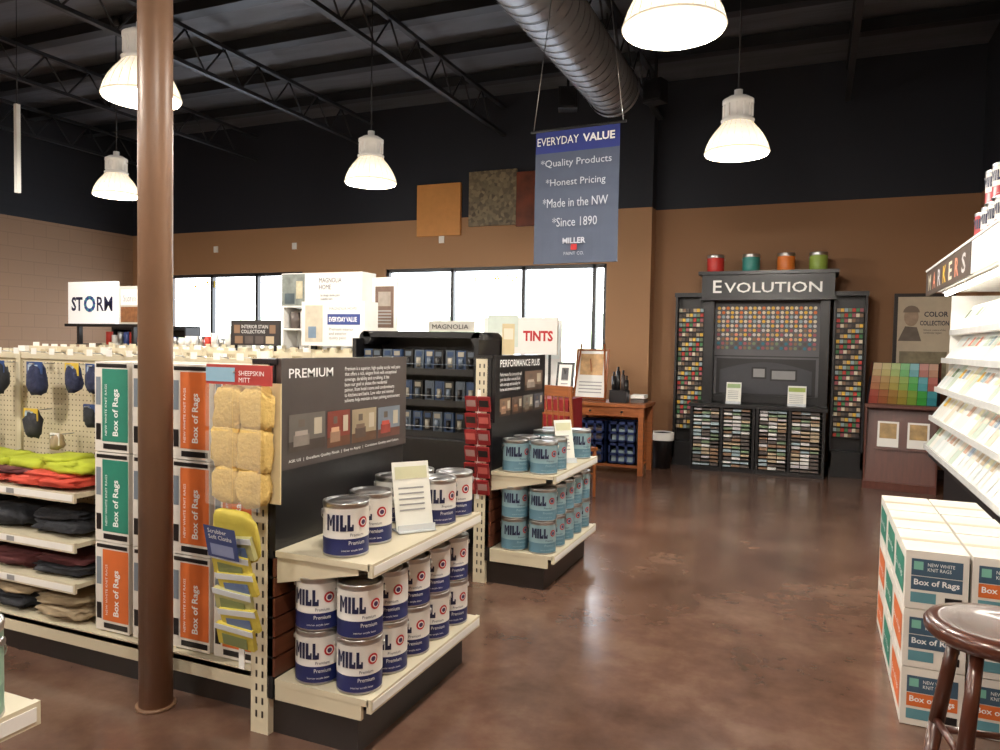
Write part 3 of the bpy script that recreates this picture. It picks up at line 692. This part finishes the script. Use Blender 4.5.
T=F('-Y',(-.53,9.44,0))
b.rect(T,-.56,.56,.9,1.34,CAB,.0)
pts=[(-.52,.92),(.52,.92),(.52,1.2)]+[(.52-1.04*i/10,1.2+.1*math.sin(math.pi*i/10)) for i in range(1,10)]+[(-.52,1.2)]
b.face([b.bm.verts.new(T@Vector((x,y,.004))) for x,y in pts],mat('arch_grey',(58,58,64),.5))
b.rect(T,-.15,.02,1.1,1.24,BLACK,.006); b.rect(T,.06,.36,1.08,1.22,BLACK,.006); b.rect(T,.08,.34,1.1,1.2,GT,.007); b.rect(T,-.13,.0,1.12,1.22,GT,.007)
for (xa,xc) in((-1.59,-1.22),(.2,.55)):
    b.box(xa,xc,9.5,yb,0,2.12,CAB); b.box(xa,xa+.025,9.36,9.5,.1,2.1,CAB); b.box(xc-.025,xc,9.36,9.5,.1,2.1,CAB); b.box(xa-.01,xc+.01,9.34,9.52,2.08,2.13,CAB); b.box(xa,xc,9.36,9.5,.0,.3,CAB)
    for r in range(25):
        z=.46+r*.06
        b.box(xa+.025,xc-.025,9.42,9.5,z-.012,z-.004,CAB)
        for c in range(7):
            x=xa+.035+c*(xc-xa-.07)/7
            b.box(x,x+.036,9.43,9.45,z,z+.040,[PAL[10],PAL[0],PAL[11],PAL[2],PAL[4],PAL[12],PAL[14],PAL[8],PAL[16],PAL[15],PAL[9]][(r*5+c*3+int(xa*7))%11])
b.box(-1.36,.17,9.08,9.49,.76,.80,CAB); b.box(-1.34,.15,9.4,9.49,0,.76,CAB); b.box(-1.34,.15,9.12,9.4,0,.05,CAB)
for x in(-1.34,-.99,-.63,-.59,-.24,.12): b.box(x,x+.03,9.1,9.45,.0,.78,CAB)
for (xa,xc) in((-1.31,-.99),(-.96,-.63),(-.56,-.24),(-.21,.12)):
    for r in range(16):
        z=.06+r*.044; b.box(xa,xc,9.13,9.4,z-.005,z,CAB)
        for k in range(3):
            m=random.choice([WHITE,PAL[13],PAL[10],PAL[12],PAL[14],PAL[12],PAL[11],PAL[15]])
            b.box(xa+.008+k*.1,xa+.1+k*.1,9.12+random.random()*.02,9.38,z,z+.018+random.random()*.014,m)
DXE=-.02
b.build('paint_colour_display_cabinet',(DXE,0,0))
for i,(x,c) in enumerate(((-1.13,(206,50,44)),(-.72,(60,150,140)),(-.33,(230,126,50)),(.02,(150,176,74)))):
    cb=can_mesh(mat('can_colour_%d'%i,c,.4),mat('can_colour_%d'%i,c,.4),WTXT,None,r=.1,h=.21); cb.build('paint_can',(x+DXE,9.4,2.372),.2)
leaflet(-.88,9.2,.803,0,.17,.26,mm=PGH); leaflet(-.18,9.2,.803,0,.2,.24,mm=PAL[3])

b=B()
def slab(p0,p1,th,x0,x1,m):
    (ya,za),(yc,zc)=p0,p1
    ang=math.atan2(zc-za,yc-ya); L=math.hypot(yc-ya,zc-za)
    T=Matrix.Translation((0,ya,za))@Matrix.Rotation(ang,4,'X')
    b.box(x0,x1,0,L,-th,0,m,T); return T,L
b.box(-.34,.34,0,.6,0,.08,DWOOD)
for s in(-.34,.32):
    v=[(0.02,.08),(.6,.08),(.6,1.34),(.56,1.34),(.1,.9),(.02,.88)]
    A=[b.bm.verts.new((s,y,z)) for y,z in v]; C=[b.bm.verts.new((s+.02,y,z)) for y,z in v]
    b.face(A,DWOOD); b.face(C[::-1],DWOOD)
    for i in range(len(v)): b.face([A[i],A[(i+1)%6],C[(i+1)%6],C[i]],DWOOD)
slab((.02,.08),(.13,.86),.02,-.32,.32,DWOOD)
b.box(-.34,.34,.0,.03,.86,.9,DWOOD)
T,L=slab((.03,.89),(.58,1.33),.03,-.34,.34,BLKM)
# rainbow ordered: hue by column, lightness by row
import colorsys
n1,n2=7,6
for i in range(n1):
    for j in range(n2):
        hue=[.02,.06,.10,.14,.22,.34,.52][(i+j//2)%7]; rgb=colorsys.hsv_to_rgb(hue,.62-.07*j,.55+.06*j)
        m=mat('card_%d_%d'%(i,j),tuple(int(q*255) for q in rgb),.5)
        b.box(-.315+i*.09,-.315+i*.09+.086,.02+j*L/n2*.96,.02+(j+.95)*L/n2*.96,.0,.006,m,T)
T2=Matrix.Translation((0,.02,.08))@Matrix.Rotation(math.atan2(.78,.11),4,'X')
for (x0) in(-.22,.06):
    b.box(x0,x0+.2,.36,.64,.0,.008,WHITE,T2); b.box(x0+.02,x0+.18,.46,.62,.008,.01,mat('leaf_pic',(160,130,80),.5,var=.4,scale=15),T2); b.box(x0-.01,x0+.21,.34,.37,.0,.03,DWOOD,T2)
b.build('colour_card_display',(.84,8.72,0),math.radians(-8))
b=B(); M=F('-Y',(0,-.03,0)); b.box(-.31,.31,-.03,0,0,1.05,mat('poster_frame',(40,30,26),.4)); b.rect(M,-.27,.27,.04,1.01,mat('poster_beige',(206,192,166),.5,var=.06),.002)
b.face([b.bm.verts.new(M@Vector((-.13+.075*math.cos(t),.78+.11*math.sin(t),.004))) for t in [i*math.pi/8 for i in range(16)]],mat('poster_portrait',(176,152,128),.5,var=.2,scale=15))
b.face([b.bm.verts.new(M@Vector((-.13+.085*math.cos(t),.83+.08*math.sin(t),.0045))) for t in [i*math.pi/8 for i in range(9)]],mat('poster_hair',(140,124,106),.5))
b.quad([M@Vector(p) for p in((-.26,.5,.005),(-.02,.5,.005),(-.07,.66,.005),(-.19,.67,.005))],mat('poster_coat',(116,104,92),.5,var=.2))
b.text('COLOR',M,.0,.78,INK,w=.24,h=.06,off=.004,bold=.02); b.text('COLLECTION',M,-.04,.68,INK,w=.29,h=.055,off=.006,bold=.02); b.text('historic colors of the\nnorthwest region',M,.0,.58,INK,w=.22,h=.06,off=.006)
b.rect(M,-.24,.24,.06,.38,mat('poster_house',(140,130,104),.5,var=.35,scale=12),.004)
b.build('framed_colour_poster',(1.14,YE-.0005,1.08))

# ================= RIGHT LITERATURE RACK =================
b=B(); ya,yc=2.7,6.85
RW=mat('rack_white',(232,230,224),.5)
b.box(1.32,1.64,ya,yc,0,2.1,RW)
b.box(.98,1.32,ya,yc,0,.62,BLKM); b.box(.86,1.32,ya,yc,.62,.66,BLACK)
b.box(.82,1.64,ya,yc,1.93,1.96,RW); b.box(.82,1.64,ya,yc,2.08,2.1,RW)
b.box(.80,.82,5.0,yc,1.90,2.1,mat('rack_sign_brown',(84,70,60),.5)); b.box(.80,.82,ya,4.97,1.90,2.1,RW); b.box(.795,.825,ya,yc,2.09,2.105,WHITE)
b.box(.82,1.3,yc-.03,yc,1.93,2.09,RW)
M=F('-X',(.80,0,0))
for k,ch in enumerate('MARKERS'):
    b.text(ch,M,-6.7+k*.24,1.93,[PAL[9],PAL[17],PAL[13],PAL[2]][k%4],w=.13,h=.12,bold=.02)
TUBE=mat('fluorescent_tube',(255,248,238),.3,em=22,var=0)
for k in range(4): b.cyl((.93,ya+.05+k*1.02,1.905),(.93,ya+.98+k*1.02,1.905),.013,.013,TUBE,10); b.box(.9,.96,ya+.03+k*1.02,ya+1.0+k*1.02,1.918,1.93,WHITE)
tiers=[(.84,.70),(.87,.93),(.90,1.16),(.94,1.39),(.99,1.61)]
for ti,(xf,z) in enumerate(tiers):
    b.quad([(xf,ya,z),(xf,yc,z),(xf+.14,yc,z+.21),(xf+.14,ya,z+.21)],RW)
    b.box(xf-.015,xf,ya,yc,z-.02,z+.02,mat('acrylic_lip',(232,232,228),.2))
    b.box(xf,1.32,ya,yc,z-.02,z-.01,RW)
    y=ya+.02
    while y<yc-.13:
        w=random.choice((.1,.12,.14)); m=random.choice(LIT[:3]+LIT[:3]+LIT[:5])
        o=random.uniform(0,.012)
        P=lambda yy,t,of:(xf+.14*t-of*.8-.004,yy,z+.21*t+of*.5)
        b.quad([P(y,.02,.006),P(y+w,.02,.006),P(y+w,.95+o,.006),P(y,.95+o,.006)],m)
        if random.random()<.75:
            m2=random.choice(LIT[2:]+LIT[3:]+[PAL[10],PAL[14],PAL[2],PAL[17],PAL[15]])
            b.quad([P(y+.02,.5,.009),P(y+w-.02,.5,.009),P(y+w-.02,.8,.009),P(y+.02,.8,.009)],m2)
        y+=w+.012
b.box(.98,1.32,yc-.02,yc,.66,1.9,RW)
b.build('literature_rack')
tops={}
def topcan(i,c,bc,x,y,z):
    if i not in tops: tops[i]=can_mesh(mat('topcan_%d'%i,c,.4),mat('topcan_b%d'%i,bc,.4),INK,'MILL').build('paint_can',(x,y,z),math.radians(-30)).data
    else: place('paint_can',tops[i],(x,y,z),math.radians(-30))
for y in(4.77,4.96,5.14): topcan(0,(232,226,216),(180,60,66),.95,y,2.107)
for y in(4.87,5.05): topcan(0,(232,226,216),(180,60,66),.95,y,2.301)
topcan(2,(180,60,60),(150,40,44),.95,5.33,2.107)
for k,y in enumerate((4.2,4.4,4.58)): topcan(1,(120,160,130),(100,130,110),.97,y,2.107)

# ================= STOOL =================
SW=mat('stool_walnut',(70,35,23),.3,var=.25,scale=4,stretch=(6,1,1),coat=.3)
b=B()
b.lathe([(0,.695),(.12,.695),(.160,.702),(.176,.718),(.177,.735),(.168,.747),(.14,.75),(.10,.742),(0,.736)],(0,0,0),SW,48)
for i in range(4):
    t=math.radians(45+90*i+8); c,s=math.cos(t),math.sin(t)
    b.cyl((c*.11,s*.11,.70),(c*.155,s*.155,.42),.016,.020,SW,12); b.cyl((c*.155,s*.155,.42),(c*.21,s*.21,0),.020,.013,SW,12)
for z,r in((.22,.183),(.40,.158)):
    P=[(math.cos(math.radians(53+90*i))*r,math.sin(math.radians(53+90*i))*r,z+(.03 if i%2 else 0)) for i in range(4)]
    for i in range(4): b.cyl(P[i],(P[(i+1)%4][0],P[(i+1)%4][1],P[i][2]),.010,.010,SW,10)
b.build('wooden_bar_stool',(.468,2.27,-.0))

# ================= DESK AREA =================
b=B(); x0,x1,y0,y1=-2.62,-1.75,8.3,8.85
b.box(x0-.02,x1+.02,y0-.02,y1+.02,.77,.81,WOOD)
for x in(x0,x1-.06): 
    for y in(y0,y1-.06): b.box(x,x+.06,y,y+.06,0,.77,WOOD)
b.box(x0+.06,x1-.06,y0+.01,y0+.03,.66,.77,WOOD); b.box(x0+.06,x1-.06,y1-.03,y1-.01,.1,.77,WOOD); b.box(x0+.06,x1-.06,y0+.03,y1-.03,.08,.11,WOOD)
for x in(x0+.25,x1-.25): b.cyl((x,y0+.01,.715),(x,y0-.015,.715),.012,.014,BLKM,10)
b.build('wooden_desk',bevel=.004)
BC=mat('blue_crate',(36,52,96),.4)
for k in range(2):
    for j in range(2):
        b=B(); w,h,d=.33,.24,.35
        b.box(0,w,0,d,0,.01,BC); 
        for xx in(0,w-.012): b.box(xx,xx+.012,0,d,0,h,BC)
        b.box(0,w,d-.012,d,0,h,BC)
        for z in(0,h*.4,h-.03): b.box(0,w,0,.012,z,z+.03,BC)
        for q in range(4): b.box(q*(w-.03)/3,q*(w-.03)/3+.03,0,.012,0,h,BC)
        b.box(.04,w-.04,.04,d-.04,.01,.15,PAL[14] if k else PAL[12]); b.build('plastic_crate',(x0+.08+k*.37,y0+.05,.112+j*.245))
b=B(); b.lathe([(0,.005),(.11,.0),(.135,.40),(.14,.42),(.13,.42),(.105,.02),(0,.02)],(0,0,0),BLKM,24); b.lathe([(.142,.34),(.146,.43),(.135,.435),(.12,.3)],(0,0,0),WHITE,24); b.build('waste_bin',(-1.68,9.05,0))
b=B()
b.box(-.1,.1,-.08,.08,0,.14,BLACK)
for (x,h,m) in((-.07,.3,BLACK),(-.02,.36,BLACK),(.04,.32,PAL[16]),(.08,.26,BLACK)): b.cyl((x,0,.12),(x,0,h),.028,.022,m,12); b.cyl((x,0,h),(x,0,h+.05),.012,.012,BLACK,8)
b.build('pen_and_tool_holder',(-2.08,8.5,.812))
b=B(); 
for k in range(2): b.box(-.08,.08,-.1,.1,k*.05,k*.05+.04,WHITE if k else PAL[12])
b.build('paper_stack',(-1.87,8.6,.812))
RC=mat('red_tablecloth',(140,24,30),.8,var=.15)
b=B(); b.box(-3.1,-2.32,7.3,7.8,.87,.90,RC)
for i in range(16):
    x=-3.1+.78*i/16; o=.012*(i%2); b.quad([(x,7.3,.89),(x+.78/16,7.3,.89),(x+.78/16,7.285+.012-o,.2),(x,7.285+o,.2)],RC)
b.quad([(-2.32,7.3,.89),(-2.32,7.8,.89),(-2.305,7.8,.2),(-2.305,7.285,.2)],RC); b.quad([(-3.1,7.3,.89),(-3.1,7.8,.89),(-3.11,7.8,.2),(-3.11,7.285,.2)],RC)
for x in(-3.05,-2.37):
    for y in(7.34,7.74): b.box(x,x+.04,y,y+.04,0,.87,BLKM)
b.build('table_with_red_cloth')
def frame(name,x,y,z,w,h,pic,fm,rot=0,easel=False):
    b=B(); T=Matrix.Rotation(math.radians(-10),4,'X')
    b.box(-w/2,w/2,0,.015,0,h,fm,T); M=T@F('-Y',(0,0,0)); b.rect(M,-w/2+.025,w/2-.025,.025,h-.025,WHITE,.002); b.rect(M,-w/2+.06,w/2-.06,h*.5,h-.06,pic,.004)
    for k in range(4): b.rect(M,-w/2+.06,w/2-.06,h*.16+k*.04,h*.16+k*.04+.012,GT,.004)
    b.cyl((0,.02,h*.8),(0,.16,.002),.008,.008,fm,6)
    if easel:
        for s in(-1,1): b.cyl((s*w*.5,-.01,0.002),(s*w*.35,.10,h*1.08),.011,.011,WOOD,8)
        b.box(-w*.5,w*.5,-.03,.0,.03,.05,WOOD)
    b.build(name,(x,y,z),rot)
frame('photo_frame',-2.48,7.62,.902,.2,.38,mat('bw_photo',(70,70,72),.5,var=.4,scale=15),BLACK,-.1)
frame('tabletop_easel',-2.42,8.42,.812,.40,.62,mat('warm_photo',(190,150,100),.5,var=.3,scale=15),WOOD,-.05,True)
b=B()
b.box(-.2,.2,-.2,.2,.45,.48,WOOD)
for x in(-.18,.18): 
    b.cyl((x,-.18,0),(x,-.17,.45),.014,.019,WOOD,10); b.cyl((x,.19,0),(x,.17,.45),.016,.02,WOOD,10); b.cyl((x,.17,.45),(x*1.02,.24,1.08),.02,.014,WOOD,10)
b.box(-.2,.2,.215,.24,.98,1.08,WOOD); b.box(-.18,.18,.2,.215,.8,.84,WOOD)
for x in(-.1,-.03,.04,.11): b.cyl((x,.18,.47),(x,.225,.99),.009,.009,WOOD,8)
for y in(-.17,.18): b.cyl((-.18,y,.22),(.18,y,.22),.01,.01,WOOD,8)
b.build('wooden_chair',(-2.16,6.85,0),math.radians(160),.003)

# ================= OUTSIDE =================
ASP=mat('asphalt',(206,206,206),.9,var=.05,scale=3); HG=mat('hedge_leaves',(196,206,170),.9,var=.2,scale=6,bump=.5)
b=B(); b.box(-60,40,YE+.21,70,-.15,-.1,ASP); b.build('parking_lot_ground')
b=B()
for k in range(14): b.blob((-40+k*4.2,44+random.random()*4,1.2),(2.8,2,1.6+random.random()*1.0),HG,.25,16)
b.build('hedge_row')
def car(x,y,c):
    b=B(); P=mat('car_paint_%d'%c[0],c,.25,.1,coat=.6); G=mat('car_glass',(120,130,140),.1); T=mat('tyre',(60,60,60),.8)
    prof=[(-2.2,.35),(-2.2,.8),(-1.3,.92),(-.7,1.42),(.8,1.45),(1.5,.98),(2.2,.9),(2.25,.35)]
    for s in(-.85,.85):
        V=[b.bm.verts.new((px,s,pz)) for px,pz in prof]; b.face(V,P)
        b.quad([(-1.1,s*1.01,.95),(-.62,s*1.01,1.36),(.72,s*1.01,1.38),(1.3,s*1.01,.98)],G)
        for wx in(-1.4,1.4): b.cyl((wx,s*.8,.32),(wx,s*1.05,.32),.32,.32,T,20); b.cyl((wx,s*1.05,.32),(wx,s*1.07,.32),.18,.18,STEEL,16)
    for (a,c2) in zip(prof,prof[1:]+prof[:1]): b.quad([(a[0],-.85,a[1]),(c2[0],-.85,c2[1]),(c2[0],.85,c2[1]),(a[0],.85,a[1])],P)
    b.build('parked_car',(x,y,-.1),0,.05)
car(-7.5,17,(235,235,235)); car(-14,19,(226,226,226)); car(-20,18,(200,205,210))

W=bpy.data.worlds.new('World'); sc.world=W; W.use_nodes=True; n=W.node_tree.nodes; l=W.node_tree.links
bg=n['Background']; tc=n.new('ShaderNodeTexCoord'); sx=n.new('ShaderNodeSeparateXYZ'); l.new(tc.outputs['Generated'],sx.inputs[0])
r=n.new('ShaderNodeValToRGB'); r.color_ramp.elements[0].color=(.95,.98,1,1); r.color_ramp.elements[1].color=(.7,.82,1,1); l.new(sx.outputs[2],r.inputs[0]); l.new(r.outputs[0],bg.inputs[0])
bg.inputs[1].default_value=9.0

cam=bpy.data.cameras.new('camera'); co=bpy.data.objects.new('camera',cam); sc.collection.objects.link(co)
cam.sensor_width=36; cam.lens=26.82; cam.clip_start=.02; cam.clip_end=200
R=Matrix.Rotation(math.radians(22.9),4,'Z')@Matrix.Rotation(math.radians(90-2.3),4,'X')@Matrix.Rotation(math.radians(1.0),4,'Z')
co.matrix_world=Matrix.Translation((0,0,1.45))@R
sc.camera=co
